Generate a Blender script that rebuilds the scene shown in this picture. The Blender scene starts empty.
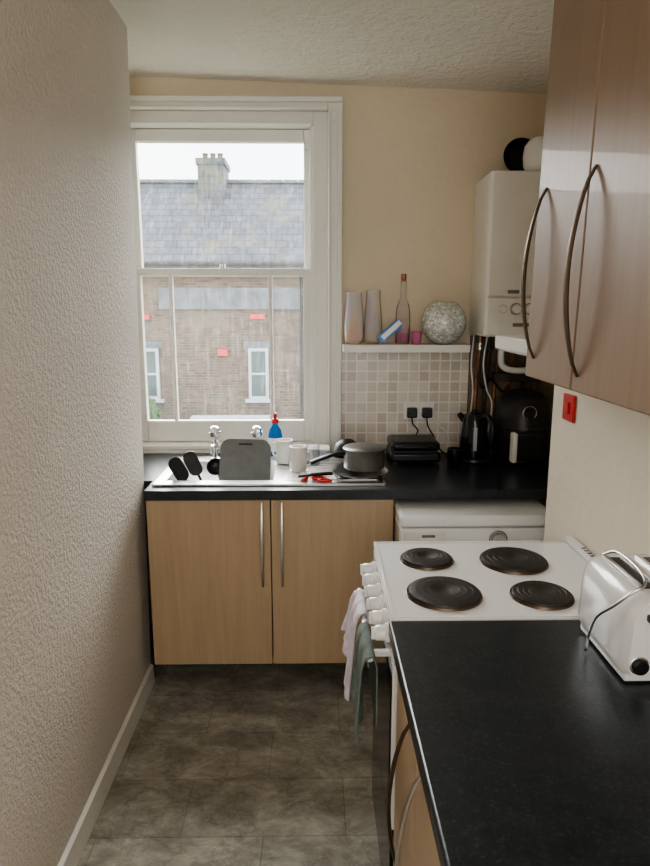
import bpy, bmesh, math, random
from mathutils import Vector, Matrix
random.seed(4)
R=math.radians
scn=bpy.context.scene
COL=scn.collection

# ------------------------------------------------------------ materials
def nt(name):
    m=bpy.data.materials.new(name); m.use_nodes=True
    t=m.node_tree; b=t.nodes['Principled BSDF']
    return m,t,b
def coords(t,scale=(1,1,1),rot=(0,0,0)):
    tc=t.nodes.new('ShaderNodeTexCoord'); mp=t.nodes.new('ShaderNodeMapping')
    mp.inputs['Scale'].default_value=scale; mp.inputs['Rotation'].default_value=rot
    t.links.new(tc.outputs['Object'],mp.inputs['Vector']); return mp.outputs['Vector']
def noise(t,vec,scale,detail=4,rough=.55):
    n=t.nodes.new('ShaderNodeTexNoise'); n.inputs['Scale'].default_value=scale
    n.inputs['Detail'].default_value=detail; n.inputs['Roughness'].default_value=rough
    t.links.new(vec,n.inputs['Vector']); return n.outputs['Fac']
def ramp(t,fac,stops):
    r=t.nodes.new('ShaderNodeValToRGB'); e=r.color_ramp.elements
    e[0].position=stops[0][0]; e[0].color=(*stops[0][1],1)
    e[1].position=stops[-1][0]; e[1].color=(*stops[-1][1],1)
    for p,c in stops[1:-1]:
        x=e.new(p); x.color=(*c,1)
    t.links.new(fac,r.inputs['Fac']); return r.outputs['Color']
def mixc(t,fac,a,b,mode='MIX'):
    m=t.nodes.new('ShaderNodeMix'); m.data_type='RGBA'; m.blend_type=mode
    for s,v in ((m.inputs[0],fac),(m.inputs[6],a),(m.inputs[7],b)):
        if isinstance(v,bpy.types.NodeSocket): t.links.new(v,s)
        elif isinstance(v,(int,float)): s.default_value=v
        else: s.default_value=(*v,1)
    return m.outputs[2]
def bump(t,b,h,strength=.5,dist=.005):
    n=t.nodes.new('ShaderNodeBump'); n.inputs['Strength'].default_value=strength
    n.inputs['Distance'].default_value=dist
    t.links.new(h,n.inputs['Height']); t.links.new(n.outputs['Normal'],b.inputs['Normal'])
def M(name,col,rough=.5,metal=0,nz=(12,.12),bp=None,trans=0,coat=0,alpha=1,scale=(1,1,1)):
    m,t,b=nt(name); v=coords(t,scale)
    f=noise(t,v,nz[0]); a=nz[1]
    c=ramp(t,f,[(.3,tuple(max(0,x*(1-a)) for x in col)),(.7,tuple(min(1,x*(1+a)) for x in col))])
    t.links.new(c,b.inputs['Base Color'])
    b.inputs['Roughness'].default_value=rough; b.inputs['Metallic'].default_value=metal
    b.inputs['Transmission Weight'].default_value=trans; b.inputs['Coat Weight'].default_value=coat
    b.inputs['Alpha'].default_value=alpha
    if bp: bump(t,b,noise(t,v,bp[0],3),bp[1],bp[2])
    return m
def m_thin(name,tint,body,bodyfac=.25,gloss=.25,rough=.04,irid=False):
    m,t,b=nt(name); t.nodes.remove(b); out=t.nodes['Material Output']
    tr=t.nodes.new('ShaderNodeBsdfTransparent'); tr.inputs[0].default_value=(*tint,1)
    gl=t.nodes.new('ShaderNodeBsdfGlossy'); gl.inputs['Roughness'].default_value=rough
    df=t.nodes.new('ShaderNodeBsdfDiffuse'); df.inputs[0].default_value=(*body,1)
    lw=t.nodes.new('ShaderNodeLayerWeight'); lw.inputs['Blend'].default_value=gloss
    if irid:
        v=coords(t,(1,1,.5)); f=noise(t,v,13,2)
        c=ramp(t,f,[(.3,(1,.66,.66)),(.45,(.98,.90,.76)),(.55,(.80,.90,.95)),(.7,(.95,.74,.88))])
        t.links.new(c,df.inputs[0])
        c2=ramp(t,f,[(.3,(1,.93,.92)),(.5,(1,.98,.94)),(.7,(.97,.95,1))])
        t.links.new(c2,tr.inputs[0])
    m1=t.nodes.new('ShaderNodeMixShader'); m1.inputs[0].default_value=bodyfac
    t.links.new(tr.outputs[0],m1.inputs[1]); t.links.new(df.outputs[0],m1.inputs[2])
    m2=t.nodes.new('ShaderNodeMixShader'); t.links.new(lw.outputs['Fresnel'],m2.inputs[0])
    t.links.new(m1.outputs[0],m2.inputs[1]); t.links.new(gl.outputs[0],m2.inputs[2])
    t.links.new(m2.outputs[0],out.inputs['Surface']); return m

def m_woodchip(name,col,sc=70,dist=.006,strength=.8,stain=(.62,.5,.36),stf=.3,rough=.7,stsc=9):
    m,t,b=nt(name); v=coords(t)
    n1=noise(t,v,sc,2,.5); n2=noise(t,v,sc*2.4,2,.5)
    h=t.nodes.new('ShaderNodeMath'); h.operation='MULTIPLY_ADD'; h.inputs[1].default_value=.4
    t.links.new(n2,h.inputs[0]); t.links.new(n1,h.inputs[2])
    hr=ramp(t,h.outputs[0],[(.55,(0,0,0)),(.85,(1,1,1))])
    bump(t,b,hr,strength,dist)
    big=noise(t,v,2.2,5,.6)
    c=ramp(t,big,[(.3,tuple(x*.93 for x in col)),(.7,col)])
    sp=ramp(t,noise(t,v,stsc,6,.7),[(.63,(0,0,0)),(.74,(1,1,1))])
    mm=t.nodes.new('ShaderNodeMath'); mm.operation='MULTIPLY'; mm.inputs[1].default_value=stf
    t.links.new(sp,mm.inputs[0])
    t.links.new(mixc(t,mm.outputs[0],c,stain),b.inputs['Base Color'])
    b.inputs['Roughness'].default_value=rough
    return m
MW_L=m_woodchip('wallpaper_woodchip',(.76,.705,.63),75,.0045,.6,(.56,.46,.34),.4)
MW_B=m_woodchip('painted_plaster_cream',(.76,.65,.49),25,.002,.3,(.55,.43,.28),.35)
MW_R=m_woodchip('painted_plaster_pale',(.84,.76,.63),25,.0015,.3)
M_CEIL=m_woodchip('ceiling_stipple',(.82,.78,.71),30,.006,.55,(.62,.55,.45),.35)
M_AGED=m_woodchip('aged_white_paint',(.82,.81,.75),50,.0015,.3,(.26,.20,.13),.75,.45,17)

def m_floor():
    m,t,b=nt('vinyl_slate_tiles'); v=coords(t)
    br=t.nodes.new('ShaderNodeTexBrick'); br.offset=.5
    br.inputs['Scale'].default_value=1; br.inputs['Brick Width'].default_value=.517
    br.inputs['Row Height'].default_value=.252; br.inputs['Mortar Size'].default_value=.0018
    br.inputs['Mortar Smooth'].default_value=.5
    br.inputs['Color1'].default_value=(.86,.86,.86,1); br.inputs['Color2'].default_value=(1.1,1.1,1.1,1)
    br.inputs['Mortar'].default_value=(.60,.59,.57,1)
    mp=t.nodes.new('ShaderNodeMapping'); mp.inputs['Location'].default_value=(.424,.013,0)
    t.links.new(v,mp.inputs['Vector']); t.links.new(mp.outputs['Vector'],br.inputs['Vector'])
    d=t.nodes.new('ShaderNodeTexNoise'); d.inputs['Scale'].default_value=5; d.inputs['Detail'].default_value=15
    d.inputs['Roughness'].default_value=.76; d.inputs['Distortion'].default_value=.35
    t.links.new(coords(t,(1,1.6,1),(0,0,.5)),d.inputs['Vector'])
    c=ramp(t,d.outputs['Fac'],[(.34,(.20,.185,.155)),(.46,(.295,.275,.235)),(.54,(.39,.37,.32)),(.66,(.56,.54,.48))])
    vn=t.nodes.new('ShaderNodeTexNoise'); vn.inputs['Scale'].default_value=3.2; vn.inputs['Detail'].default_value=12; vn.inputs['Roughness'].default_value=.7
    t.links.new(v,vn.inputs['Vector'])
    ve=ramp(t,vn.outputs['Fac'],[(.470,(1,1,1)),(.495,(.62,.60,.56)),(.52,(1,1,1))])
    c=mixc(t,.6,c,ve,'MULTIPLY')
    col=mixc(t,1.0,c,br.outputs['Color'],'MULTIPLY')
    t.links.new(col,b.inputs['Base Color']); b.inputs['Roughness'].default_value=.52
    bump(t,b,d.outputs['Fac'],.25,.003)
    return m
M_FLOOR=m_floor()

def m_wood(name,dark,light,rough=.4,coat=.1):
    m,t,b=nt(name); v=coords(t,(14,14,.9))
    n=t.nodes.new('ShaderNodeTexNoise'); n.inputs['Scale'].default_value=3; n.inputs['Detail'].default_value=7
    n.inputs['Roughness'].default_value=.6; n.inputs['Distortion'].default_value=.35
    t.links.new(v,n.inputs['Vector'])
    n2=noise(t,coords(t,(120,120,2.5)),2,3)
    c=ramp(t,n.outputs['Fac'],[(.3,dark),(.7,light)])
    c2=mixc(t,.35,c,ramp(t,n2,[(.3,dark),(.7,light)]))
    t.links.new(c2,b.inputs['Base Color']); b.inputs['Roughness'].default_value=rough
    b.inputs['Coat Weight'].default_value=coat
    return m
M_OAK=m_wood('oak_veneer_base',(.42,.30,.185),(.51,.375,.24),.42)
M_MAPLE=m_wood('maple_veneer_wall',(.255,.170,.112),(.315,.217,.148),.42,.06)

def m_worktop():
    m,t,b=nt('black_speckled_laminate'); v=coords(t)
    f=noise(t,v,160,3,.6); f2=noise(t,v,22,6,.65)
    c=ramp(t,f,[(.42,(.009,.012,.016)),(.60,(.020,.026,.031)),(.68,(.06,.07,.075))])
    c2=mixc(t,.35,c,ramp(t,f2,[(.35,(.006,.009,.013)),(.7,(.036,.048,.056))]))
    t.links.new(c2,b.inputs['Base Color']); b.inputs['Roughness'].default_value=.32
    bump(t,b,f,.25,.0006); return m
M_TOP=m_worktop()

def m_brickwall(name,c1,c2,mort,bw,rh,ms,rough=.8,offset=.5,nzs=1.2,lo=.7,hi=1.2,lichen=None,streak=False):
    m,t,b=nt(name)
    tc=t.nodes.new('ShaderNodeTexCoord'); sp=t.nodes.new('ShaderNodeSeparateXYZ'); cb=t.nodes.new('ShaderNodeCombineXYZ')
    t.links.new(tc.outputs['Object'],sp.inputs[0])
    t.links.new(sp.outputs['X'],cb.inputs['X']); t.links.new(sp.outputs['Z'],cb.inputs['Y'])
    br=t.nodes.new('ShaderNodeTexBrick'); br.offset=offset
    br.inputs['Scale'].default_value=1; br.inputs['Brick Width'].default_value=bw
    br.inputs['Row Height'].default_value=rh; br.inputs['Mortar Size'].default_value=ms
    br.inputs['Color1'].default_value=(*c1,1); br.inputs['Color2'].default_value=(*c2,1); br.inputs['Mortar'].default_value=(*mort,1)
    t.links.new(cb.outputs[0],br.inputs['Vector'])
    g=ramp(t,noise(t,tc.outputs['Object'],nzs,6,.7),[(.3,(lo,)*3),(.7,(hi,)*3)])
    c=mixc(t,1.0,br.outputs['Color'],g,'MULTIPLY')
    if lichen:
        f=ramp(t,noise(t,tc.outputs['Object'],.8,7,.75),[(.52,(0,0,0)),(.68,(.85,.85,.85))])
        c=mixc(t,f,c,lichen)
    if streak:
        f=ramp(t,noise(t,coords(t,(2.2,.5,.5)),1.6,7,.7),[(.58,(0,0,0)),(.70,(.6,.6,.6))])
        c=mixc(t,f,c,(.19,.20,.21))
    t.links.new(c,b.inputs['Base Color'])
    b.inputs['Roughness'].default_value=rough
    return m
M_BRICK=m_brickwall('london_stock_brick',(.170,.100,.060),(.085,.052,.035),(.14,.12,.09),.225,.075,.010,nzs=2.5,lichen=(.17,.14,.09))
M_SLATE=m_brickwall('roof_slates',(.066,.074,.090),(.040,.047,.062),(.018,.020,.026),.30,.20,.014,nzs=2.5,lo=.6,hi=1.5,lichen=(.13,.12,.05),streak=True)
M_TILE=m_brickwall('mosaic_wall_tiles',(.74,.69,.61),(.58,.50,.41),(.84,.82,.78),.0505,.0505,.0035,rough=.25,offset=0,nzs=8,lo=.92,hi=1.05)

M_WHITE=M('white_gloss_paint',(.83,.81,.75),.35,nz=(6,.05),bp=(30,.15,.002))
M_ENAMEL=M('white_enamel',(.85,.86,.86),.2,nz=(3,.02),coat=.3)
M_BOIL=M('boiler_white',(.80,.78,.73),.35,nz=(3,.02))
M_BLACK=M('black_plastic',(.012,.012,.013),.35,nz=(20,.2))
M_BLACKG=M('black_gloss',(.008,.008,.009),.12,nz=(20,.2))
M_HOB=M('cast_iron_hotplate',(.030,.025,.022),.5,nz=(60,.35),bp=(200,.2,.0005))
M_STEEL=M('brushed_steel',(.62,.61,.59),.28,1,nz=(40,.08))
M_SINK=M('stainless_sink',(.74,.74,.73),.30,1,nz=(25,.06))
M_CHROME=M('chrome',(.8,.8,.8),.08,1,nz=(5,.02))
M_DSTEEL=M('bronze_steel_handle',(.13,.095,.07),.42,1,nz=(30,.1))
M_PAN=M('pan_grey_anodised',(.20,.20,.19),.35,.6,nz=(30,.1))
M_PAND=M('nonstick_dark',(.03,.03,.03),.35,nz=(30,.2))
M_GREYP=M('grey_plastic_board',(.17,.18,.18),.5,nz=(30,.1))
M_RED=M('red_plastic',(.60,.03,.025),.35,nz=(20,.1))
M_COPPER=M('aged_copper',(.34,.16,.09),.45,.6,nz=(40,.3))
M_BROWN=M('dark_pipe_lagging',(.05,.037,.03),.7,nz=(20,.4))
M_BROWNSHADE=M('brown_wall_shade',(.20,.15,.105),.8,nz=(8,.5))  # brown wall tone with the shadow below the boiler put into it
M_TOWG=M('sage_towel',(.16,.195,.18),.95,nz=(60,.15),bp=(220,.6,.002))
M_TOWL=M('lilac_striped_towel',(.70,.63,.70),.95,nz=(40,.15),bp=(220,.6,.002))
M_PINKL=m_thin('pink_liquid',(.95,.55,.72),(.80,.40,.60),.35,.08)
M_GLASS=m_thin('clear_glass',(.96,.96,.97),(.8,.8,.85),.06,.10)
M_IRID=m_thin('iridescent_glass',(.99,.95,.93),(.9,.8,.8),.26,.10,.15,True)
M_BLUEL=m_thin('blue_dish_soap',(.25,.55,.90),(.05,.28,.65),.6,.1)
M_BLUE=M('blue_card',(.12,.30,.72),.5,nz=(15,.3))
M_SPONGE=M('sponge_green_yellow',(.55,.50,.10),.9,nz=(60,.2))
M_OFFW=M('off_white_ceramic',(.84,.83,.80),.2,nz=(5,.04))
M_FROST=m_thin('frosted_plastic',(.92,.94,.97),(.8,.83,.9),.55,.12,.3)
M_CONC=M('grey_render',(.14,.145,.15),.9,nz=(3,.3))
M_EXTW=M('exterior_white_paint',(.42,.43,.44),.6,nz=(3,.1))
M_EXTG=M('exterior_window_glass',(.05,.085,.075),.3,nz=(3,.2))
M_GRASS=M('yard_ground',(.07,.09,.045),.95,nz=(2,.4))
M_LEAF=M('shrub_leaves',(.05,.10,.03),.9,nz=(6,.5))
M_TERRA=M('terracotta_pot',(.11,.075,.055),.8,nz=(6,.2))
M_VOID_PIPE=M('dark_cabinet_void',(.03,.026,.022),.8,nz=(9,.3))  # flat dark colour for shade under the cabinet; also gutter and downpipe

def m_crackle():
    m,t,b=nt('silver_crackle_mosaic'); v=coords(t)
    vo=t.nodes.new('ShaderNodeTexVoronoi'); vo.inputs['Scale'].default_value=90
    t.links.new(v,vo.inputs['Vector'])
    c=ramp(t,vo.outputs['Color'],[(.2,(.42,.46,.42)),(.5,(.66,.69,.64)),(.8,(.90,.92,.88))])
    ve=t.nodes.new('ShaderNodeTexVoronoi'); ve.feature='DISTANCE_TO_EDGE'; ve.inputs['Scale'].default_value=90
    t.links.new(v,ve.inputs['Vector'])
    e=ramp(t,ve.outputs['Distance'],[(.02,(0,0,0)),(.08,(1,1,1))])
    t.links.new(mixc(t,e,(.5,.51,.47),c),b.inputs['Base Color'])
    b.inputs['Metallic'].default_value=.15; b.inputs['Roughness'].default_value=.25
    bump(t,b,vo.outputs['Distance'],.4,.002)
    return m
M_CRACK=m_crackle()

def m_pane():
    m,t,b=nt('dirty_window_glass')
    t.nodes.remove(b); out=t.nodes['Material Output']
    tr=t.nodes.new('ShaderNodeBsdfTransparent'); tr.inputs[0].default_value=(.97,.98,.98,1)
    gl=t.nodes.new('ShaderNodeBsdfGlossy'); gl.inputs['Roughness'].default_value=.02
    df=t.nodes.new('ShaderNodeBsdfTranslucent'); df.inputs[0].default_value=(.8,.82,.82,1)
    f=noise(t,coords(t,(5,5,.6)),14,9,.78)
    r=ramp(t,f,[(.48,(.015,)*3),(.62,(.045,)*3),(.76,(.28,)*3)])
    m1=t.nodes.new('ShaderNodeMixShader'); m1.inputs[0].default_value=.003
    t.links.new(tr.outputs[0],m1.inputs[1]); t.links.new(gl.outputs[0],m1.inputs[2])
    m2=t.nodes.new('ShaderNodeMixShader'); t.links.new(r,m2.inputs[0])
    t.links.new(m1.outputs[0],m2.inputs[1]); t.links.new(df.outputs[0],m2.inputs[2])
    t.links.new(m2.outputs[0],out.inputs['Surface'])
    return m
M_PANE=m_pane()

# ------------------------------------------------------------ geometry helpers
def empty(name,loc=(0,0,0)):
    o=bpy.data.objects.new(name,None); COL.objects.link(o); o.location=loc; o.empty_display_size=.05; return o
def obj(name,verts,faces,mat,parent=None,smooth=False,bevel=0,seg=2,solid=0):
    me=bpy.data.meshes.new(name); me.from_pydata([tuple(v) for v in verts],[],faces)
    bm=bmesh.new(); bm.from_mesh(me); bmesh.ops.recalc_face_normals(bm,faces=bm.faces); bm.to_mesh(me); bm.free()
    if smooth:
        me.polygons.foreach_set('use_smooth',[True]*len(me.polygons))
        me.set_sharp_from_angle(angle=R(38))
    me.materials.append(mat)
    o=bpy.data.objects.new(name,me); COL.objects.link(o)
    if parent:
        o.parent=parent; o.matrix_parent_inverse=Matrix.Translation(parent.location).inverted()
    if solid:
        s=o.modifiers.new('s','SOLIDIFY'); s.thickness=solid; s.offset=0
    if bevel:
        b=o.modifiers.new('b','BEVEL'); b.width=bevel; b.segments=seg; b.limit_method='ANGLE'; b.angle_limit=R(40)
        me.polygons.foreach_set('use_smooth',[True]*len(me.polygons))
        me.set_sharp_from_angle(angle=R(60)); 
    return o
BF=[(0,3,2,1),(4,5,6,7),(0,1,5,4),(1,2,6,5),(2,3,7,6),(3,0,4,7)]
def bv(x0,x1,y0,y1,z0,z1): return [(x0,y0,z0),(x1,y0,z0),(x1,y1,z0),(x0,y1,z0),(x0,y0,z1),(x1,y0,z1),(x1,y1,z1),(x0,y1,z1)]
def box(name,x0,x1,y0,y1,z0,z1,mat,parent=None,bevel=0,seg=2):
    return obj(name,bv(x0,x1,y0,y1,z0,z1),BF,mat,parent,bevel=bevel,seg=seg)
def boxes(name,lst,mat,parent=None,bevel=0):
    V=[];F=[]
    for b in lst:
        n=len(V); V+=bv(*b); F+=[tuple(i+n for i in f) for f in BF]
    return obj(name,V,F,mat,parent,bevel=bevel)
def rbox(name,c,size,rotm,mat,parent=None,bevel=0):
    V=bv(-size[0]/2,size[0]/2,-size[1]/2,size[1]/2,-size[2]/2,size[2]/2)
    V=[Vector(c)+rotm@Vector(v) for v in V]
    return obj(name,V,BF,mat,parent,bevel=bevel)
def lathe(name,prof,c,mat,parent=None,seg=40,rotm=None,sx=1,sy=1):
    V=[];F=[];n=len(prof)
    for i in range(seg):
        a=2*math.pi*i/seg
        for r,z in prof:
            v=Vector((r*math.cos(a)*sx,r*math.sin(a)*sy,z))
            if rotm: v=rotm@v
            V.append(Vector(c)+v)
    for i in range(seg):
        j=(i+1)%seg
        for k in range(n-1):
            F.append((i*n+k,j*n+k,j*n+k+1,i*n+k+1))
    o=obj(name,V,F,mat,parent,smooth=False)
    bm=bmesh.new(); bm.from_mesh(o.data); bmesh.ops.remove_doubles(bm,verts=bm.verts,dist=1e-5)
    bmesh.ops.recalc_face_normals(bm,faces=bm.faces); bm.to_mesh(o.data); bm.free()
    o.data.polygons.foreach_set('use_smooth',[True]*len(o.data.polygons)); o.data.set_sharp_from_angle(angle=R(38))
    return o
RX=Matrix.Rotation(R(90),3,'X'); RY=Matrix.Rotation(R(90),3,'Y')
def cyl(name,c,r,h,mat,parent=None,rotm=None,seg=32,bev=0):
    b=min(bev,r*.5)
    prof=[(0,0),(r-b,0),(r,b),(r,h-b),(r-b,h),(0,h)] if b else [(0,0),(r,0),(r,h),(0,h)]
    return lathe(name,prof,c,mat,parent,seg,rotm)
def spline(pts,n=8):
    P=[Vector(p) for p in pts]; out=[]
    Q=[P[0]*2-P[1]]+P+[P[-1]*2-P[-2]]
    for i in range(1,len(Q)-2):
        for k in range(n):
            t=k/n; a,b,c,d=Q[i-1],Q[i],Q[i+1],Q[i+2]
            out.append(.5*((2*b)+(c-a)*t+(2*a-5*b+4*c-d)*t*t+(3*b-a-3*c+d)*t**3))
    out.append(P[-1]); return out
def tube(name,pts,r,mat,parent=None,seg=10,smoothpts=True,ry=None,taper=None):
    P=spline(pts) if smoothpts else [Vector(p) for p in pts]
    V=[];F=[]; up=None; n=len(P)
    for i,p in enumerate(P):
        d=(P[min(i+1,n-1)]-P[max(i-1,0)]).normalized()
        if up is None:
            up=d.orthogonal().normalized()
            if abs(d.y)<.9 : up=(Vector((0,1,0))-d*d.y).normalized()
        up=(up-d*up.dot(d)).normalized(); s=d.cross(up)
        k=taper(i/(n-1)) if taper else 1
        for j in range(seg):
            a=2*math.pi*j/seg
            V.append(p+up*math.cos(a)*(ry or r)*k+s*math.sin(a)*r*k)
    for i in range(n-1):
        for j in range(seg):
            F.append((i*seg+j,i*seg+(j+1)%seg,(i+1)*seg+(j+1)%seg,(i+1)*seg+j))
    F.append(tuple(range(seg))[::-1]); F.append(tuple((n-1)*seg+j for j in range(seg)))
    return obj(name,V,F,mat,parent,smooth=True)

# ------------------------------------------------------------ room shell
YB=3.15
box('floor',-1.3,1.45,-2.4,3.4,-.12,0,M_FLOOR)
zc=lambda x:2.626-.0344*(x+.8)
V=[(-1.3,-2.4,zc(-1.3)),(1.45,-2.4,zc(1.45)),(1.45,3.4,zc(1.45)),(-1.3,3.4,zc(-1.3))]
obj('ceiling',V+[(a,b,3.0) for a,b,_ in V],BF,M_CEIL)
V=[(-1.3,-2.2,0),(-.725,-2.2,0),(-.725,2.62,0),(-1.3,2.62,0),(-1.3,-2.2,2.66),(-.68,-2.2,2.66),(-.68,2.62,2.66),(-1.3,2.62,2.66)]
obj('wall_left',V,BF,MW_L)
box('wall_left_alcove',-1.3,-1.08,2.62,YB,0,2.66,MW_B)
WX0,WX1,WZ0,WZ1=-.955,.065,.925,2.49
boxes('wall_back',[(-1.3,WX0,YB,3.4,0,2.66),(WX1,1.45,YB,3.4,0,2.66),(WX0,WX1,YB,3.4,0,WZ0),(WX0,WX1,YB,3.4,WZ1,2.66)],MW_B)
box('wall_right',.80,1.45,-2.2,2.15,0,2.60,MW_R)
box('wall_right_alcove',1.25,1.45,2.15,YB,0,2.60,MW_B)
boxes('wall_rear',[(-1.3,-.6,-2.4,-2.2,0,2.66),(.7,1.45,-2.4,-2.2,0,2.60),(-.6,.7,-2.4,-2.2,0,.7),(-.6,.7,-2.4,-2.2,2.4,2.60)],MW_R)  # opening in the unseen rear wall is added to admit sky fill
w2=empty('rear_fill_window',(.05,-2.3,1.6))  # unseen window added behind the camera to brighten the room
boxes('frame',[(-.6,-.54,-2.34,-2.28,.7,2.4),(.64,.7,-2.34,-2.28,.7,2.4),(-.54,.64,-2.34,-2.28,.7,.76),(-.54,.64,-2.34,-2.28,2.34,2.4),(-.54,.64,-2.34,-2.28,1.58,1.62)],M_AGED,w2)
V=[(-.7245,-2.19,0),(-.706,-2.19,0),(-.706,2.61,0),(-.7245,2.61,0),(-.7225,-2.19,.088),(-.710,-2.19,.08),(-.710,2.61,.08),(-.7225,2.61,.088)]
obj('baseboard_left',V,BF,M_AGED)

# ------------------------------------------------------------ window_1
w=empty('window_1',(-.445,3.2,1.7))
def frame(name,x0,x1,z0,z1,y0,y1,wl,wr,wb,wt,mat,par,bevel=.004):
    return boxes(name,[(x0,x0+wl,y0,y1,z0,z1),(x1-wr,x1,y0,y1,z0,z1),(x0+wl,x1-wr,y0,y1,z0,z0+wb),(x0+wl,x1-wr,y0,y1,z1-wt,z1)],mat,par,bevel)
boxes('architrave',[(.062,.128,3.120,3.149,.912,2.535),(-1.02,-.952,3.120,3.149,.912,2.535),(-.952,.062,3.120,3.149,2.485,2.535)],M_AGED,w,.004)
boxes('architrave_moulding',[(.104,.128,3.108,3.1199,.912,2.511),(-1.02,.128,3.108,3.1199,2.512,2.535)],M_AGED,w,.003)
boxes('architrave_bead',[(.064,.074,3.112,3.1199,.912,2.483),(-.952,.062,3.112,3.1199,2.487,2.496)],M_AGED,w,.003)
frame('box_frame',WX0+.001,WX1-.001,WZ0+.001,WZ1-.001,3.16,3.38,.075,.068,.03,.055,M_AGED,w)
boxes('staff_bead',[(-.02,-.003,3.175,3.195,.955,2.43),(-.88,-.866,3.175,3.195,.955,2.43)],M_AGED,w,.003)
frame('lower_sash',-.878,-.004,.957,1.80,3.20,3.242,.045,.050,.105,.036,M_AGED,w)
boxes('glazing_bars',[(-.700,-.682,3.205,3.238,1.062,1.764),(-.222,-.204,3.205,3.238,1.062,1.764)],M_AGED,w,.003)
frame('upper_sash',-.878,-.004,1.765,2.432,3.248,3.29,.045,.045,.036,.055,M_AGED,w)
box('lower_pane',-.84,-.05,3.220,3.223,1.055,1.77,M_PANE,w)
box('upper_pane',-.84,-.045,3.268,3.271,1.79,2.385,M_PANE,w)
box('sill_board',-.95,.06,3.135,3.20,.927,.950,M_AGED,w,.005)
box('sill_apron',-.95,.06,3.140,3.149,.911,.927,M_AGED,w)
cyl('sash_catch',(-.44,3.215,1.80),.014,.02,M_STEEL,w)

# ------------------------------------------------------------ exterior
hs=empty('terrace_house',(0,18,0))
boxes('brick_facade',[(-14,10,18,18.4,-4,2.72)],M_BRICK,hs)
box('render_band',-4.2,4,17.92,18,1.55,2.12,M_CONC,hs)
V=[(-14,17.7,2.75),(10,17.7,2.75),(10,21.4,5.45),(-14,21.4,5.45)]
obj('slate_roof',V+[(a,b+.1,c-.2) for a,b,c in V],BF,M_SLATE,hs)
tube('gutter',[(-14,17.62,2.72),(10,17.62,2.72)],.06,M_VOID_PIPE,hs,smoothpts=False)
boxes('ridge_tiles',[(-14+i*.45,-14+i*.45+.43,21.2,21.5,5.38,5.47) for i in range(53)],M_CONC,hs)
boxes('chimney_stack',[(-3.45,-2.68,20.4,21.6,4.2,5.85),(-3.50,-2.63,20.35,21.65,5.75,5.92)],M_SLATE,hs)
for i,x in enumerate((-3.3,-3.07,-2.85)):
    lathe('chimney_pot_%d'%(i+1),[(.09,0),(.10,.03),(.085,.08),(.075,.2),(.09,.22),(.09,.25),(.07,.25),(.07,.1)],(x,21,5.92),M_TERRA,hs,16)
for i,(x,z0,z1,ww) in enumerate([(-1.55,-.9,.5,.55),(-4.55,-.9,.5,.55),(2.2,-.85,.5,.62)]):
    frame('sash_window_%d'%(i+1),x-ww/2,x+ww/2,z0,z1,17.9,17.99,.08,.08,.08,.08,M_EXTW,hs,0)
    box('sash_rail_%d'%(i+1),x-ww/2+.08,x+ww/2-.08,17.92,17.98,(z0+z1)/2-.03,(z0+z1)/2+.03,M_EXTW,hs)
    box('sash_glass_%d'%(i+1),x-ww/2+.05,x+ww/2-.05,17.95,17.995,z0+.05,z1-.05,M_EXTG,hs)
    box('lintel_%d'%(i+1),x-ww/2-.12,x+ww/2+.12,17.94,18,z1,z1+.18,M_CONC,hs)
    box('stone_sill_%d'%(i+1),x-ww/2-.1,x+ww/2+.1,17.86,18,z0-.09,z0,M_EXTW,hs)
tube('downpipe',[(-.35,17.9,2.5),(-.35,17.9,-4)],.045,M_VOID_PIPE,hs,smoothpts=False)
box('alarm_box',-2.65,-2.38,17.85,18,.3,.48,M_RED,hs)
box('alarm_box_b',-1.75,-1.35,17.85,18,1.3,1.42,M_RED,hs)
box('alarm_box_c',-4.75,-4.45,17.85,18,1.28,1.40,M_RED,hs)
box('garden_wall',-3.0,-1.1,15.5,15.8,-4,-1.00,M_EXTW)
box('yard_ground',-14,10,3.6,18,-4.1,-4,M_GRASS)
sh=empty('garden_shrub',(-4.6,16.8,-2))
for i in range(14):
    c=(-4.65+random.uniform(-.3,.3),16.8+random.uniform(-.3,.3),-2.2+random.uniform(-1.3,1.25))
    bm=bmesh.new(); bmesh.ops.create_icosphere(bm,subdivisions=3,radius=.34)
    for v_ in bm.verts: v_.co*=1+random.uniform(-.25,.25); 
    vs=[Vector(c)+v_.co for v_ in bm.verts]; fs=[tuple(x.index for x in f.verts) for f in bm.faces]; bm.free()
    obj('leaf_cluster_%d'%(i+1),vs,fs,M_LEAF,sh)

# ------------------------------------------------------------ back run: worktop
ZT=.91
bx0,bx1,by0,by1=-.62,-.17,2.60,2.95
boxes('kitchen_worktop',[(-.672,bx0,2.47,2.622,.872,ZT),(-1.075,bx0,2.622,3.105,.872,ZT),(bx0,bx1,2.47,by0,.872,ZT),(bx0,bx1,by1,3.105,.872,ZT),(bx1,1.245,2.47,3.105,.872,ZT),
     (.13,1.245,3.105,3.148,.872,ZT),(-1.075,.13,3.105,3.133,.872,ZT)],M_TOP)
box('trim_tile_splashback',.129,.745,3.140,3.1495,ZT,1.415,M_TILE)
cb=empty('sink_base_cabinet',(-.18,2.8,.4))
boxes('carcass',[(-.671,-.653,2.505,3.10,.15,.871),(.295,.313,2.505,3.10,.15,.871),(-.653,.295,2.505,3.10,.15,.168),(-.653,.295,3.085,3.10,.168,.871)],M_OAK,cb)
box('door_left',-.671,-.180,2.485,2.504,.155,.866,M_OAK,cb,.002)
box('door_right',-.176,.313,2.485,2.504,.155,.866,M_OAK,cb,.002)
boxes('cabinet_legs',[(-.64,-.60,2.75,2.79,0,.15),(.24,.28,2.75,2.79,0,.15),(-.64,-.60,3.02,3.06,0,.15),(.24,.28,3.02,3.06,0,.15)],M_BLACK,cb)
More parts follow.
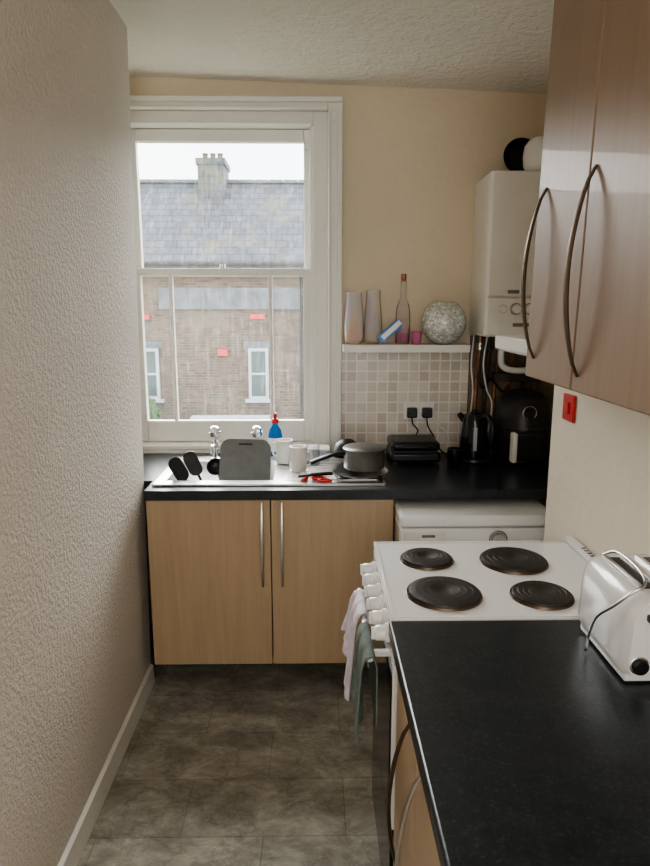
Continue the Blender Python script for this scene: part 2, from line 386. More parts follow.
box('plinth',-.671,.313,2.80,2.815,0,.149,M_VOID_PIPE,cb)  # dark sheet standing for shade in the open gap, no real plinth
def bow(name,x,y,z0,z1,axis,dep,mat,par,r=.006,wd=.009):
    pts=[]
    for i in range(17):
        s=i/16; k=math.sin(math.pi*s)**.7 if 0<s<1 else 0
        z=z0+(z1-z0)*s
        if axis=='y': pts.append((x,y-dep*k,z))
        else: pts.append((x-dep*k,y,z))
    return tube(name,pts,r if axis=='x' else wd,mat,par,seg=8,smoothpts=False,ry=wd if axis=='x' else r,taper=lambda t:.75+.45*math.sin(math.pi*t))
bow('handle_left',-.213,2.483,.50,.855,'y',.03,M_STEEL,cb,.004,.006)
bow('handle_right',-.133,2.483,.50,.855,'y',.03,M_STEEL,cb,.004,.006)

# sink
sk=empty('kitchen_sink',(-.2,2.78,.9))
SZ=.916; sx0=-.655
boxes('rim',[(sx0,bx0+.004,2.53,3.02,ZT+.0005,SZ),(bx0+.004,bx1-.004,2.53,by0+.004,ZT+.0005,SZ),(bx0+.004,bx1-.004,by1-.004,3.02,ZT+.0005,SZ),(bx1-.004,.285,2.53,3.02,ZT+.0005,SZ)],M_SINK,sk,.002)
x0,x1,y0,y1=bx0+.004,bx1-.004,by0+.004,by1-.004; d=.03; zb=.76
V=[(x0,y0,SZ-.001),(x1,y0,SZ-.001),(x1,y1,SZ-.001),(x0,y1,SZ-.001),(x0+d,y0+d,zb),(x1-d,y0+d,zb),(x1-d,y1-d,zb),(x0+d,y1-d,zb)]
obj('bowl',V,[(4,5,6,7),(0,1,5,4),(1,2,6,5),(2,3,7,6),(3,0,4,7)],M_SINK,sk,solid=.002)
boxes('drainer_ridges',[(-.12,.26,2.60+i*.045,2.612+i*.045,SZ,SZ+.003) for i in range(8)],M_SINK,sk,.001)
boxes('raised_edge',[(sx0,.285,2.53,2.538,SZ,SZ+.004),(sx0,.285,3.012,3.02,SZ,SZ+.004),(sx0,sx0+.008,2.53,3.02,SZ,SZ+.004),(.277,.285,2.53,3.02,SZ,SZ+.004)],M_SINK,sk,.001)
cyl('waste',(-.4,2.775,.7605),.035,.003,M_CHROME,sk)
def tap(nm,x):
    t=empty(nm,(x,2.985,SZ))
    lathe('body',[(0,0),(.024,0),(.024,.006),(.014,.012),(.012,.05),(.016,.055),(.016,.085),(.010,.092),(.008,.105),(0,.105)],(x,2.985,SZ),M_CHROME,t,24)
    tube('spout',[(x,2.98,SZ+.062),(x,2.94,SZ+.078),(x,2.90,SZ+.074),(x,2.885,SZ+.048)],.009,M_CHROME,t)
    lathe('handle_hub',[(0,.10),(.020,.103),(.024,.115),(.021,.15),(.012,.158),(0,.16)],(x,2.985,SZ),M_CHROME,t,8)
    for i in range(4):
        a=i*math.pi/2+.5
        cyl('grip_%d'%i,(x,2.985,SZ+.125),.007,.030,M_CHROME,t,Matrix.Rotation(a,3,'Z')@RY,12,.002)
tap('pillar_tap',-.468); tap('pillar_tap',-.272)

def rounded_panel(name,w_,h_,r,th,mat,M4,par=None,n=6):
    pts=[]
    for cx,cy,a0 in ((w_/2-r,h_-r,0),(-w_/2+r,h_-r,90),(-w_/2+r,r,180),(w_/2-r,r,270)):
        for i in range(n+1):
            a=R(a0+90*i/n); pts.append((cx+r*math.cos(a),cy+r*math.sin(a)))
    V=[M4@Vector((x,-th/2,z)) for x,z in pts]+[M4@Vector((x,th/2,z)) for x,z in pts]; k=len(pts)
    F=[tuple(range(k)),tuple(range(2*k-1,k-1,-1))]+[(i,(i+1)%k,k+(i+1)%k,k+i) for i in range(k)]
    return obj(name,V,F,mat,par,bevel=.002)
cbd=empty('chopping_board',(-.30,2.7,.8))
B4=Matrix.Translation((-.308,2.690,.770))@Matrix.Rotation(R(-17),4,'X')@Matrix.Rotation(R(1.5),4,'Y')
rounded_panel('board',.220,.298,.045,.009,M_GREYP,B4,cbd)
tube('hanging_slot',[B4@Vector(p) for p in [(-.03,-.006,.275),(.03,-.006,.275)]],.003,M_BLACK,cbd,smoothpts=False)

def spatula(nm,p0,p1,kind,tw=0):
    e=empty(nm,p0); P0=Vector(p0);P1=Vector(p1); d=(P1-P0).normalized()
    tube('handle',[P0,P0.lerp(P1,.5)+Vector((0,0,.004)),P1],.006,M_BLACK,e)
    q=Vector((0,0,1)).rotation_difference(d).to_matrix()
    if kind=='turner':
        rounded_panel('blade',.060,.115,.028,.008,M_BLACK,Matrix.Translation(P1)@q.to_4x4()@Matrix.Rotation(tw,4,'Z'),e)
    else:
        lathe('ladle_cup',[(0,0),(.02,.003),(.034,.015),(.04,.035),(.037,.035),(.03,.015),(.018,.006),(0,.005)],P1+d*.03,M_BLACK,e,24,Matrix.Rotation(R(60),3,'X'))
spatula('kitchen_spatula',(-.49,2.70,.775),(-.550,2.68,.895),'turner',.6)
spatula('kitchen_spatula',(-.455,2.755,.775),(-.505,2.735,.905),'turner',.2)
spatula('soup_ladle',(-.41,2.86,.775),(-.435,2.85,.875),'ladle')

ds=empty('dish_soap_bottle',(-.19,3.055,ZT))
lathe('bottle_body',[(0,0),(.030,0),(.034,.006),(.034,.10),(.028,.13),(.013,.155),(.012,.165),(0,.165)],(-.19,3.055,ZT+.001),M_BLUEL,ds,28,sy=.75)
lathe('label',[(.0345,.03),(.0348,.03),(.0348,.095),(.0345,.095)],(-.19,3.055,ZT+.001),M_OFFW,ds,28,sy=.75)
lathe('cap',[(0,.165),(.017,.165),(.017,.185),(.009,.19),(.008,.212),(0,.214)],(-.19,3.055,ZT+.001),M_RED,ds,20)
def mug(nm,x,y,z,r,h,mat,ang=0,handle=True):
    e=empty(nm,(x,y,z))
    lathe('cup_body',[(0,0),(r*.9,0),(r,.006),(r,h),(r-.004,h),(r-.004,.01),(0,.008)],(x,y,z),mat,e,32)
    if handle:
        m=Matrix.Translation((x,y,z))@Matrix.Rotation(ang,4,'Z')
        tube('handle',[m@Vector(p) for p in [(r-.002,0,h*.8),(r+.022,0,h*.78),(r+.028,0,h*.5),(r+.018,0,h*.25),(r-.002,0,h*.2)]],.005,mat,e)
    return e
mug('coffee_mug',-.140,2.90,SZ+.004,.038,.105,M_OFFW,2.6)
mug('coffee_mug',-.073,2.76,SZ+.004,.037,.105,M_OFFW,-.4,True)
mug('drinking_glass',-.01,2.86,SZ+.004,.030,.09,M_GLASS,0,False)
fb=empty('food_storage_tub',(.01,2.96,SZ))
box('tub',-.05,.065,2.905,3.005,SZ+.004,SZ+.055,M_FROST,fb,.012,3)
box('lid',-.054,.069,2.901,3.009,SZ+.055,SZ+.064,M_OFFW,fb,.003)
sg=empty('washing_up_sponge',(-.34,3.06,ZT))
box('foam',-.385,-.305,3.04,3.09,ZT+.001,ZT+.026,M_SPONGE,sg,.004)
box('scourer',-.385,-.305,3.04,3.09,ZT+.026,ZT+.033,M_TOWG,sg,.002)

# pans
fp=empty('frying_pan',(.185,2.70,SZ))
lathe('pan',[(0,0),(.095,0),(.122,.014),(.126,.016),(.120,.016),(.093,.004),(0,.004)],(.185,2.69,SZ+.004),M_STEEL,fp,48)
tube('handle',[(.07,2.64,SZ+.018),(.0,2.61,SZ+.022),(-.07,2.60,SZ+.018)],.007,M_BLACK,fp,ry=.010)
sp=empty('saucepan',(.21,2.72,.93))
lathe('pot',[(0,0),(.078,0),(.086,.008),(.088,.085),(.092,.09),(.088,.09),(.084,.084),(.08,.008),(0,.006)],(.21,2.715,.937),M_PAN,sp,48)
lathe('lid',[(.092,.091),(.085,.097),(.04,.102),(0,.104)],(.21,2.715,.937),M_PAN,sp,48)
tube('handle',[(.128,2.70,1.008),(.08,2.675,1.008),(.01,2.65,.99),(-.02,2.64,.98)],.009,M_BLACK,sp,ry=.014)
bw=empty('black_mixing_bowl',(.15,2.93,.93))
lathe('bowl',[(0,.012),(.03,.003),(.052,.02),(.065,.05),(.069,.075),(.066,.076),(.06,.05),(.048,.024),(.028,.010),(0,.016)],(.145,2.92,SZ+.106),M_BLACK,bw,40,Matrix.Rotation(R(155),3,'X'))
sc=empty('kitchen_scissors',(.02,2.6,SZ))
def ring(name,c,r,rr,mat,par,rotm=None,n=24,sx=1):
    P=[]
    for i in range(n+1):
        a=2*math.pi*i/n; v=Vector((r*math.cos(a)*sx,r*math.sin(a),0))
        if rotm: v=rotm@v
        P.append(Vector(c)+v)
    return tube(name,P,rr,mat,par,smoothpts=False,seg=8)
ring('finger_loop_a',(.015,2.595,SZ+.010),.020,.005,M_RED,sc,sx=1.3)
ring('finger_loop_b',(.040,2.560,SZ+.010),.020,.005,M_RED,sc,sx=1.3)
tube('blade_a',[(.04,2.585,SZ+.010),(.14,2.553,SZ+.008)],.003,M_STEEL,sc,ry=.007)
tube('blade_b',[(.062,2.57,SZ+.010),(.14,2.558,SZ+.008)],.003,M_STEEL,sc,ry=.007)
kn=empty('kitchen_knife',(-.03,2.6,SZ))
tube('handle',[(-.05,2.56,SZ+.010),(-.035,2.60,SZ+.011),(-.045,2.64,SZ+.011)],.008,M_RED,kn)
tube('blade',[(-.045,2.64,SZ+.010),(-.06,2.70,SZ+.010)],.0025,M_STEEL,kn,ry=.010,taper=lambda t:1-.6*t)

cg=empty('contact_grill',(.46,3.0,ZT))
box('lower_body',.345,.575,2.885,3.09,ZT+.008,ZT+.055,M_BLACK,cg,.014,3)
box('hotplate',.36,.56,2.89,3.07,ZT+.055,ZT+.062,M_PAND,cg)
box('upper_lid',.348,.572,2.88,3.08,ZT+.062,ZT+.105,M_BLACK,cg,.018,3)
tube('lid_handle',[(.39,2.885,ZT+.085),(.40,2.855,ZT+.088),(.52,2.855,ZT+.088),(.53,2.885,ZT+.085)],.008,M_BLACK,cg)
boxes('feet',[(.36,.38,2.90,2.92,ZT,ZT+.01),(.54,.56,2.90,2.92,ZT,ZT+.01),(.36,.38,3.05,3.07,ZT,ZT+.01),(.54,.56,3.05,3.07,ZT,ZT+.01)],M_BLACK,cg)

so=empty('wall_socket',(.508,3.14,1.12))
box('plate',.434,.582,3.130,3.1395,1.078,1.164,M_OFFW,so,.003)
for i,x in enumerate((.472,.545)):
    box('plug_%d'%i,x-.024,x+.024,3.095,3.130,1.09,1.138,M_BLACK,so,.006,3)
    box('rocker_%d'%i,x-.006,x+.006,3.127,3.131,1.145,1.158,M_OFFW,so)
tube('cable_a',[(.472,3.11,1.092),(.476,3.10,1.06),(.50,3.10,1.03),(.49,3.11,.99),(.50,3.12,.95),(.53,3.12,.925),(.59,3.10,.918)],.0035,M_BLACK,so)
tube('cable_b',[(.545,3.11,1.092),(.55,3.11,1.05),(.58,3.12,1.0),(.60,3.11,.95),(.63,3.07,.92),(.66,3.05,.916)],.0035,M_BLACK,so)
tube('cable_c',[(.575,3.125,1.10),(.60,3.12,1.05),(.64,3.12,1.02),(.66,3.12,.96),(.66,3.11,.92)],.003,M_OFFW,so)

mug('black_cup',.628,2.84,ZT+.001,.034,.085,M_BLACKG,.6,False)
ke=empty('electric_kettle',(.745,2.95,ZT)); kx=.742
lathe('power_base',[(0,0),(.072,0),(.075,.006),(.072,.018),(0,.018)],(kx,2.96,ZT+.001),M_BLACK,ke,40)
lathe('body',[(0,.02),(.068,.02),(.070,.03),(.064,.10),(.056,.18),(.052,.205),(.045,.222),(.02,.230),(0,.231)],(kx,2.96,ZT+.001),M_BLACKG,ke,40)
lathe('lid_knob',[(0,.229),(.012,.231),(.014,.24),(0,.245)],(kx,2.96,ZT+.001),M_BLACK,ke,16)
tube('handle',[(kx+.02,2.915,ZT+.215),(kx+.04,2.875,ZT+.225),(kx+.053,2.850,ZT+.18),(kx+.050,2.855,ZT+.10),(kx+.035,2.90,ZT+.045)],.009,M_BLACK,ke,ry=.011)
tube('spout',[(kx-.03,2.99,ZT+.18),(kx-.055,3.01,ZT+.205),(kx-.062,3.017,ZT+.215)],.018,M_BLACKG,ke,taper=lambda t:1-.4*t)
box('water_gauge',kx-.018,kx-.002,2.892,2.902,ZT+.06,ZT+.17,M_FROST,ke,.002)
af=empty('air_fryer',(.965,2.95,ZT)); ax=.968
lathe('body',[(0,0),(.11,0),(.125,.012),(.133,.08),(.135,.16),(.128,.24),(.105,.30),(.07,.328),(0,.335)],(ax,2.965,ZT+.001),M_BLACK,af,48)
lathe('seam_ring',[(.1355,.17),(.1362,.172),(.1362,.174),(.1355,.176)],(ax,2.965,ZT+.001),M_DSTEEL,af,48)
box('basket_front',.885,1.02,2.815,2.845,ZT+.03,ZT+.16,M_BLACK,af,.015,3)
box('basket_handle',.868,.890,2.775,2.825,ZT+.03,ZT+.165,M_BOIL,af,.008,3)
ring('dial',(.955,2.838,ZT+.245),.03,.002,M_STEEL,af,RX)
cyl('dial_knob',(.955,2.85,ZT+.245),.022,.03,M_BLACK,af,RX,24,.003)

# ------------------------------------------------------------ shelf + things
sf=empty('wall_shelf',(.42,3.06,1.43))
box('shelf_board',.131,.712,2.98,3.149,1.413,1.449,M_WHITE,sf,.003)
boxes('bracket',[(.20,.215,3.0,3.139,1.405,1.413),(.62,.635,3.0,3.139,1.405,1.413)],M_WHITE,sf)
ZS=1.4495
def gv(nm,x,y,h,k):
    e=empty(nm,(x,y,ZS))
    o=[(.030,0),(.042,.012),(.047,.05),(.046,.09),(.041,.15),(.036,.20),(.035,h)]
    o=[(r*k,z) for r,z in o]
    lathe('vase_body',[(0,0)]+o+[(r-.002,z) for r,z in reversed(o[1:])]+[(0,.008)],(x,y,ZS),M_IRID,e,36)
gv('iridescent_glass_vase',.182,3.045,.235,1.0); gv('iridescent_glass_vase',.273,3.075,.245,.92)
bc=empty('gift_card_box',(.35,3.06,ZS))
rm=Matrix.Rotation(R(48),3,'Y')
rbox('card_sleeve',(.345,3.010,ZS+.059),(.040,.025,.125),rm,M_BLUE,bc,.003)
rbox('card_insert',(.350,2.995,ZS+.066),(.022,.004,.11),rm,M_OFFW,bc)
gx,gy=.412,3.075
bt=empty('gin_bottle',(gx,gy,ZS))
lathe('bottle_glass',[(0,0),(.030,0),(.033,.006),(.033,.14),(.028,.175),(.014,.205),(.012,.27),(.014,.275),(.014,.285),(0,.285)],(gx,gy,ZS),M_GLASS,bt,32)
lathe('pink_liquid',[(0,.008),(.029,.008),(.029,.07),(0,.07)],(gx,gy,ZS),M_PINKL,bt,32)
lathe('label',[(.0335,.05),(.034,.05),(.034,.11),(.0335,.11)],(gx,gy,ZS),M_IRID,bt,32)
lathe('stopper',[(0,.285),(.012,.285),(.012,.318),(0,.32)],(gx,gy,ZS),M_COPPER,bt,20)
gp=empty('glass_votive',(.465,3.04,ZS))
lathe('votive_cup',[(0,0),(.020,0),(.025,.06),(.023,.06),(.018,.005),(0,.004)],(.468,3.01,ZS),M_PINKL,gp,24)
gl=empty('mosaic_globe_vase',(.58,3.03,ZS))
pr=[(0,0)]
for i in range(3,27):
    a=math.pi*i/30; pr.append((.103*math.sin(a),.100-.103*math.cos(a)))
pr.append((pr[-1][0]-.004,pr[-1][1]))
for i in range(26,2,-1):
    a=math.pi*i/30; pr.append((.099*math.sin(a),.100-.099*math.cos(a)))
pr.append((0,.006))
lathe('globe',pr,(.597,3.04,ZS),M_CRACK,gl,48)

# ------------------------------------------------------------ boiler
bo=empty('gas_boiler',(.94,3.0,1.8))
box('case',.74,1.14,2.86,3.148,1.49,2.18,M_BOIL,bo,.012,3)
box('front_cover',.745,1.135,2.845,2.86,1.665,2.175,M_BOIL,bo,.006,3)
box('control_panel',.745,1.135,2.847,2.86,1.495,1.658,M_BOIL,bo,.006,3)
for i,x in enumerate((.87,.93)):
    cyl('knob_%d'%i,(x,2.847,1.61),.021,.016,M_OFFW,bo,RX,24,.003)
    ring('knob_ring_%d'%i,(x,2.846,1.61),.024,.0015,M_GREYP,bo,RX)
ring('gauge',(.815,2.846,1.61),.017,.002,M_STEEL,bo,RX)
box('brand_badge',.83,.88,2.8445,2.8475,1.675,1.69,M_GREYP,bo)
box('display',.86,.95,2.8455,2.8475,1.535,1.55,M_GREYP,bo)
bp=empty('black_serving_bowl',(.9,3.1,2.18))
lathe('bowl',[(0,0),(.04,.002),(.07,.02),(.085,.05),(.082,.05),(.066,.024),(.038,.006),(0,.004)],(.93,3.12,2.268),M_BLACKG,bp,40,Matrix.Rotation(R(78),3,'X'))
bq=empty('white_round_bowl',(1.0,2.93,2.18))
lathe('bowl',[(0,.062),(.03,.06),(.055,.045),(.072,.02),(.076,-.02),(.072,-.06),(.06,-.085),(.056,-.083),(.068,-.058),(.072,-.02),(.068,.018),(.05,.041),(0,.056)],(.968,2.93,2.268),M_OFFW,bq,40)

pw=empty('boiler_pipework',(.9,3.05,1.2))
for i,(x,m_,r) in enumerate([(.775,M_COPPER,.009),(.82,M_BROWN,.011),(.865,M_COPPER,.009),(.93,M_COPPER,.011),(1.0,M_BROWN,.009),(1.06,M_COPPER,.009)]):
    tube('pipe_%d'%i,[(x,3.06,1.489),(x,3.06,1.40),(x+.004,3.09,1.32),(x+.004,3.115,1.25),(x,3.118,1.05),(x,3.118,ZT)],r,m_,pw)
    cyl('valve_%d'%i,(x,3.06,1.42),r*1.9,.035,M_BROWN if i%2 else M_STEEL,pw,None,12,.003)
    cyl('isolator_%d'%i,(x,3.03,1.44),.006,.03,M_BLACK,pw,RX,10)
tube('condensate_pipe',[(.86,3.0,1.489),(.86,3.0,1.38),(.875,3.0,1.345),(.92,3.0,1.33),(1.0,3.0,1.33),(1.2,3.0,1.33)],.015,M_OFFW,pw)
tube('white_cable',[(.755,3.1,1.489),(.75,3.11,1.35),(.765,3.12,1.22),(.758,3.13,1.05),(.755,3.13,ZT)],.004,M_OFFW,pw)
tube('white_cable_b',[(.80,3.03,1.489),(.785,3.02,1.36),(.81,3.04,1.24),(.845,3.06,1.16),(.835,3.08,1.0)],.004,M_OFFW,pw)
tube('black_cable',[(.79,3.04,1.489),(.775,3.05,1.3),(.80,3.06,1.24),(.84,3.08,1.28),(.90,3.09,1.22),(.93,3.09,1.25)],.006,M_BLACK,pw)
box('brown_shade_board',.748,1.20,3.136,3.1495,ZT,1.485,M_BROWNSHADE,pw)  # added sheet: brown wall and boiler shadow in one colour
box('filling_manifold',.85,1.08,3.07,3.10,1.27,1.31,M_BROWN,pw,.004)

# ------------------------------------------------------------ washing machine
wm=empty('washing_machine',(.61,2.6,.4))
box('cabinet',.320,.91,2.34,2.90,.012,.80,M_ENAMEL,wm,.008,3)
box('top_panel',.318,.912,2.325,2.90,.802,.848,M_ENAMEL,wm,.014,4)
box('control_fascia',.322,.908,2.322,2.34,.695,.80,M_ENAMEL,wm,.006)
box('detergent_drawer',.335,.49,2.316,2.322,.705,.785,M_BOIL,wm,.003)
cyl('programme_dial',(.690,2.322,.758),.028,.022,M_STEEL,wm,RX,28,.004)
ring('dial_ring',(.690,2.319,.758),.033,.002,M_GREYP,wm,RX)
for i in range(4): cyl('button_%d'%i,(.79+.028*i,2.322,.745),.008,.008,M_BOIL,wm,RX,12,.001)
box('logo',.40,.45,2.3145,2.3165,.768,.778,M_GREYP,wm)
ring('door_ring',(.615,2.338,.42),.16,.018,M_OFFW,wm,RX,40)
lathe('door_glass',[(0,.0),(.13,0),(.15,-.01)],(.615,2.335,.42),M_BLACKG,wm,40,RX)
boxes('feet',[(.34,.38,2.38,2.42,0,.013),(.85,.89,2.38,2.42,0,.013),(.34,.38,2.84,2.88,0,.013),(.85,.89,2.84,2.88,0,.013)],M_BLACK,wm)

# ------------------------------------------------------------ cooker
ck=empty('electric_cooker',(.48,1.64,.45))
cy0,cy1=1.392,1.885
box('body',.205,.785,cy0,cy1,.03,.895,M_ENAMEL,ck,.004)
box('hob_top',.178,.792,cy0-.001,cy1+.002,.895,.912,M_ENAMEL,ck,.006,3)
boxes('hob_edge',[(.178,.188,cy0,cy1,.912,.915),(.188,.77,cy0,cy0+.008,.912,.915),(.188,.77,cy1-.008,cy1,.912,.915)],M_ENAMEL,ck,.001)
box('rear_upstand',.765,.790,cy0,cy1,.912,.932,M_ENAMEL,ck,.005)
boxes('vent_slots',[(.772,.784,1.47+.02*i,1.48+.02*i,.932,.9325) for i in range(16)],M_BLACK,ck)
for i,(x,y,r) in enumerate([(.317,1.743,.074),(.322,1.518,.093),(.56,1.727,.093),(.563,1.503,.076)]):
    lathe('hotplate_%d'%(i+1),[(0,0.010),(.018,.010),(.022,.0125),(r-.012,.0125),(r-.006,.011),(r-.003,.006),(r-.003,0)],(x,y,.912),M_HOB,ck,56)
    lathe('trim_ring_%d'%(i+1),[(r-.004,0),(r-.003,.005),(r,.006),(r+.002,.0)],(x,y,.912),M_DSTEEL,ck,56)
    for k in range(3):
        lathe('groove_%d_%d'%(i+1,k),[(r*(.4+.18*k),.0124),(r*(.4+.18*k)+.0008,.0132),(r*(.4+.18*k)+.0016,.0124)],(x,y,.912),M_HOB,ck,48)
box('control_panel',.178,.205,cy0+.002,cy1-.002,.795,.894,M_ENAMEL,ck,.006)
RYm=Matrix.Rotation(R(-90),3,'Y')
for i in range(6):
    y=1.445+.077*i
    lathe('knob_%d'%(i+1),[(0,0),(.023,0),(.024,.008),(.019,.012),(.018,.032),(.015,.036),(0,.036)],(.178,y,.848),M_ENAMEL,ck,28,RYm)
    box('knob_grip_%d'%(i+1),.134,.150,y-.004,y+.004,.832,.864,M_ENAMEL,ck,.002)
    box('knob_mark_%d'%(i+1),.1765,.1785,y-.012,y+.012,.879,.883,M_BLACK,ck)
box('oven_door',.182,.205,cy0+.004,cy1-.004,.34,.785,M_ENAMEL,ck,.004)
box('oven_glass',.178,.182,cy0+.012,cy1-.02,.37,.755,M_BLACKG,ck,.002)
box('lower_door',.184,.205,cy0+.004,cy1-.004,.05,.33,M_BLACKG,ck,.004)
tube('oven_handle',[(.135,cy0+.075,.765),(.135,cy1-.02,.765)],.008,M_ENAMEL,ck,smoothpts=False)
boxes('handle_posts',[(.135,.183,cy0+.10,cy0+.113,.758,.772),(.135,.183,cy1-.045,cy1-.03,.758,.772)],M_ENAMEL,ck)
boxes('feet',[(.22,.25,cy0+.02,cy0+.05,0,.031),(.22,.25,cy1-.05,cy1-.02,0,.031),(.73,.76,cy0+.02,cy0+.05,0,.031),(.73,.76,cy1-.05,cy1-.02,0,.031)],M_BLACK,ck)

def towel(nm,yc,wd,zt,zf,zbk,mat,ph,skew=0,xo=0,am=1):
    V=[];F=[];nu,nv=36,44
    Lf=zt-zf; Lb=zt-zbk; tot=Lf+Lb
    for j in range(nv+1):
        s=j/nv*tot
        if s<Lf: z=zf+s; side=-1; dd=zt-z
        else: z=zt-(s-Lf); side=1; dd=zt-z
        k=min(1,dd/.03); bx=.135+side*.0145*math.sqrt(k)
        for i in range(nu+1):
            u=i/nu-.5
            pin=1-.22*math.exp(-dd*5)
            fold=math.sin(u*15+ph)*.5+math.sin(u*29+ph*2+dd*6)*.3
            amp=(.008+.13*dd)*am if side<0 else .002
            x=bx+(-abs(amp)*(fold*.5+.55) if side<0 else 0)+(xo*dd if side<0 else 0)
            y=yc+u*wd*pin+skew*dd
            zz=z
            if side<0: zz=z+ (1-min(1,(s/.12)))*(.05*math.sin(u*4+ph)+.05*u)
            V.append((x,y,zz+.004*math.cos(u*9)*k))
    for j in range(nv):
        for i in range(nu):
            a=j*(nu+1)+i; F.append((a,a+1,a+nu+2,a+nu+1))
    o=obj(nm,V,F,mat,None,smooth=False,solid=.004)
    o.data.polygons.foreach_set('use_smooth',[True]*len(o.data.polygons))
    return o
towel('tea_towel',1.755,.20,.784,.59,.62,M_TOWL,.6,.05,-.03,1.3)
towel('hand_towel',1.535,.235,.785,.565,.60,M_TOWG,2.1,.02,.02,1.0)

# ------------------------------------------------------------ front right run
box('front_worktop',.168,.798,-.9,1.386,.872,ZT,M_TOP,None,.006,3)
bc2=empty('front_base_cabinet',(.5,.6,.4))
boxes('carcass',[(.212,.79,-.88,1.378,.15,.871)],M_OAK,bc2)
ys=[1.378,1.092,.79,.40,0.0,-.44,-.88]
for i in range(6):
    box('door_%d'%(i+1),.190,.211,ys[i+1]+.002,ys[i]-.002,.150,.862,M_OAK,bc2,.002)
box('plinth',.25,.27,-.88,1.378,0,.149,M_OAK,bc2)
bow('handle_1',.189,1.165,.42,.80,'x',.04,M_DSTEEL,bc2,.004,.008)
bow('handle_2',.189,1.020,.42,.80,'x',.04,M_STEEL,bc2,.004,.008)

# toaster
to=empty('toaster',(.68,1.22,ZT))
tx0,tx1,ty0,ty1=.580,.775,1.11,1.345
def toaster_shell():
    n=10
    prof=[(tx0+.008,ZT+.018),(tx0,ZT+.04),(tx0+.004,ZT+.13)]
    for i in range(1,n+1):
        a=R(180-90*i/n); prof.append((tx0+.044+.040*math.cos(a),ZT+.13+.052*math.sin(a)))
    mid=(tx0+tx1)/2
    prof=prof+[(2*mid-x,z) for x,z in reversed(prof)]
    k=len(prof); V=[];F=[]
    cz=ZT+.095
    for y,s in ((ty0,.90),(ty0+.012,.97),(ty0+.03,1),(ty1-.03,1),(ty1-.012,.97),(ty1,.90)):
        for x,z in prof: V.append((mid+(x-mid)*s,y,cz+(z-cz)*s))
    for j in range(5):
        for i in range(k): F.append((j*k+i,j*k+(i+1)%k,(j+1)*k+(i+1)%k,(j+1)*k+i))
    F.append(tuple(range(k))); F.append(tuple(5*k+i for i in range(k)))
    return obj('shell',V,F,M_ENAMEL,to,smooth=True)
toaster_shell()
box('base',tx0+.010,tx1-.010,ty0+.012,ty1-.012,ZT+.004,ZT+.03,M_OFFW,to,.004)
boxes('feet',[(tx0+.02,tx0+.035,ty0+.02,ty0+.035,ZT,ZT+.005),(tx1-.035,tx1-.02,ty0+.02,ty0+.035,ZT,ZT+.005),(tx0+.02,tx0+.035,ty1-.035,ty1-.02,ZT,ZT+.005),(tx1-.035,tx1-.02,ty1-.035,ty1-.02,ZT,ZT+.005)],M_BLACK,to)
boxes('bread_slots',[(tx0+.045,tx0+.075,ty0+.04,ty1-.04,ZT+.1805,ZT+.1835),(tx0+.115,tx0+.145,ty0+.04,ty1-.04,ZT+.1805,ZT+.1835)],M_BLACK,to)
boxes('slot_trim',[(tx0+.036,tx0+.045,ty0+.035,ty1-.035,ZT+.180,ZT+.188),(tx0+.075,tx0+.084,ty0+.035,ty1-.035,ZT+.180,ZT+.188),(tx0+.106,tx0+.115,ty0+.035,ty1-.035,ZT+.180,ZT+.188),(tx0+.145,tx0+.154,ty0+.035,ty1-.035,ZT+.180,ZT+.188)],M_STEEL,to,.001)
for i,x in enumerate((tx0+.030,tx0+.075,tx0+.12,)):
    cyl('dial_%d'%i,(x,ty0+.004,ZT+.045),.015,.016,M_BLACK,to,RX,24,.003)
    ring('dial_ring_%d'%i,(x,ty0+.001,ZT+.045),.017,.002,M_STEEL,to,RX)
box('lever_slot',tx0+.05,tx0+.058,ty0-.002,ty0+.004,ZT+.085,ZT+.15,M_BLACK,to)
box('lever',tx0+.035,tx0+.072,ty0-.02,ty0+.002,ZT+.135,ZT+.15,M_BLACK,to,.004)
tube('bun_warmer_rack',[(tx0+.04,ty1-.03,ZT+.186),(tx0+.055,ty1-.06,ZT+.203),(tx0+.058,ty1-.14,ZT+.202),(tx0+.045,ty0+.035,ZT+.195),(tx0+.018,ty0+.03,ZT+.178),(tx0-.006,ty0+.045,ZT+.145),(tx0-.016,ty0+.09,ZT+.10),(tx0-.020,ty0+.11,ZT+.05),(tx0-.024,ty0+.11,ZT+.018),(tx0-.014,ty0+.13,ZT+.012)],.003,M_STEEL,to)

hd=empty('cooker_hood',(.7,1.85,1.5))
box('canopy',.585,.798,1.545,2.12,1.488,1.53,M_BOIL,hd,.004)
box('filter_panel',.60,.78,1.56,2.10,1.482,1.488,M_STEEL,hd)

# wall cabinets right (hung very slightly out of plumb)
wc=empty('wall_cabinet',(.497,1.0,1.46))
box('carcass',.517,.770,.32,1.53,1.468,2.42,M_MAPLE,wc,.001)
for i,(a,b) in enumerate([(1.253,1.53),(.76,1.249),(.32,.756)]):
    box('door_%d'%(i+1),.497,.516,a,b,1.460,2.42,M_MAPLE,wc,.003)
bow('handle_1',.496,1.475,1.505,1.872,'x',.036,M_DSTEEL,wc,.004,.007)
bow('handle_2',.496,1.222,1.49,1.868,'x',.036,M_DSTEEL,wc,.004,.007)
wc.rotation_euler=(0,R(1.1),0)

rs=empty('cooker_switch',(.795,2.0,1.31))
box('back_plate',.790,.7995,1.955,2.040,1.268,1.352,M_RED,rs,.003)
box('rocker',.784,.790,1.983,2.012,1.292,1.328,M_RED,rs,.002)

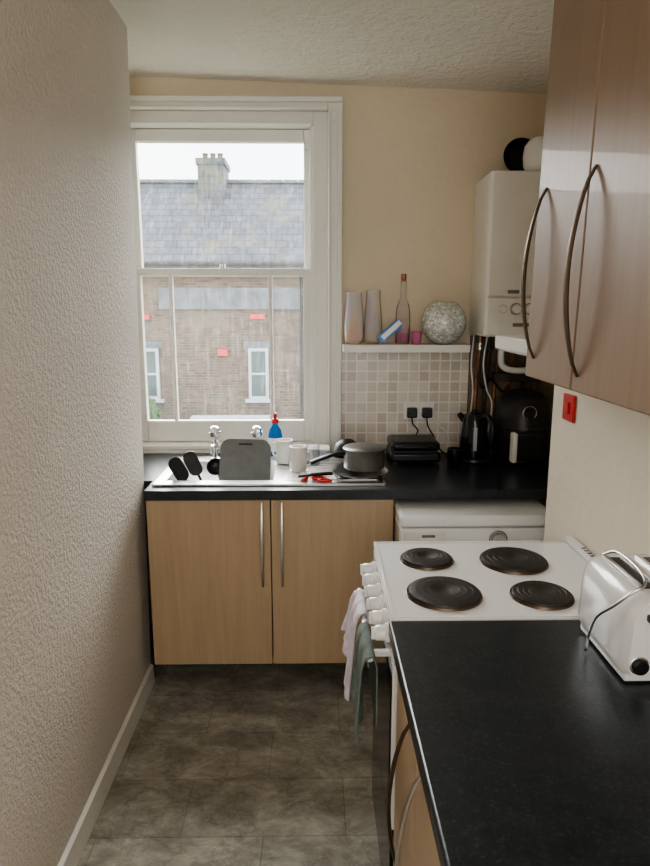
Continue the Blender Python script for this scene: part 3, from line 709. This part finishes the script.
# ------------------------------------------------------------ light
wd=bpy.data.worlds.new('overcast_sky'); scn.world=wd; wd.use_nodes=True
t=wd.node_tree; bg=t.nodes['Background']
tc=t.nodes.new('ShaderNodeTexCoord'); n=t.nodes.new('ShaderNodeTexNoise'); n.inputs['Scale'].default_value=3; n.inputs['Detail'].default_value=5
t.links.new(tc.outputs['Generated'],n.inputs['Vector'])
c=ramp(t,n.outputs['Fac'],[(.3,(.86,.92,1.0)),(.6,(.97,.98,1.0))])
t.links.new(c,bg.inputs['Color']); bg.inputs['Strength'].default_value=4.2
sd=bpy.data.lights.new('hazy_sun','SUN'); sd.energy=10; sd.angle=R(60); sd.color=(1,.97,.93)
so_=bpy.data.objects.new('hazy_sun',sd); COL.objects.link(so_)
d=Vector((.10,-.80,-.52)); so_.rotation_euler=d.to_track_quat('-Z','Y').to_euler()
def portal(nm,loc,rot,sx,sy):
    a=bpy.data.lights.new(nm,'AREA'); a.shape='RECTANGLE'; a.size=sx; a.size_y=sy
    a.cycles.is_portal=True
    o=bpy.data.objects.new(nm,a); COL.objects.link(o); o.location=loc; o.rotation_euler=rot
portal('sky_portal_back',(-.445,3.42,1.7),(R(-90),0,0),1.0,1.6)
portal('sky_portal_rear',(.05,-2.42,1.55),(R(90),0,0),1.3,1.7)  # portal for the added rear opening
pl=bpy.data.lights.new('added_room_fill','POINT'); pl.energy=19; pl.shadow_soft_size=.25; pl.color=(1,.90,.77)  # unseen point light added behind the camera as interior fill
po=bpy.data.objects.new('added_room_fill',pl); COL.objects.link(po); po.location=(-.1,-.9,2.0)
scn.view_settings.view_transform='AgX'
scn.view_settings.look='AgX - Medium High Contrast'
scn.view_settings.exposure=.36

# ------------------------------------------------------------ camera
cd=bpy.data.cameras.new('camera'); cam=bpy.data.objects.new('camera',cd); COL.objects.link(cam)
cam.location=(0,0,1.62); cam.rotation_euler=(R(79),0,R(-.9))
cd.sensor_fit='VERTICAL'; cd.sensor_height=36; cd.sensor_width=27; cd.lens=27.02; cd.clip_start=.02
scn.camera=cam
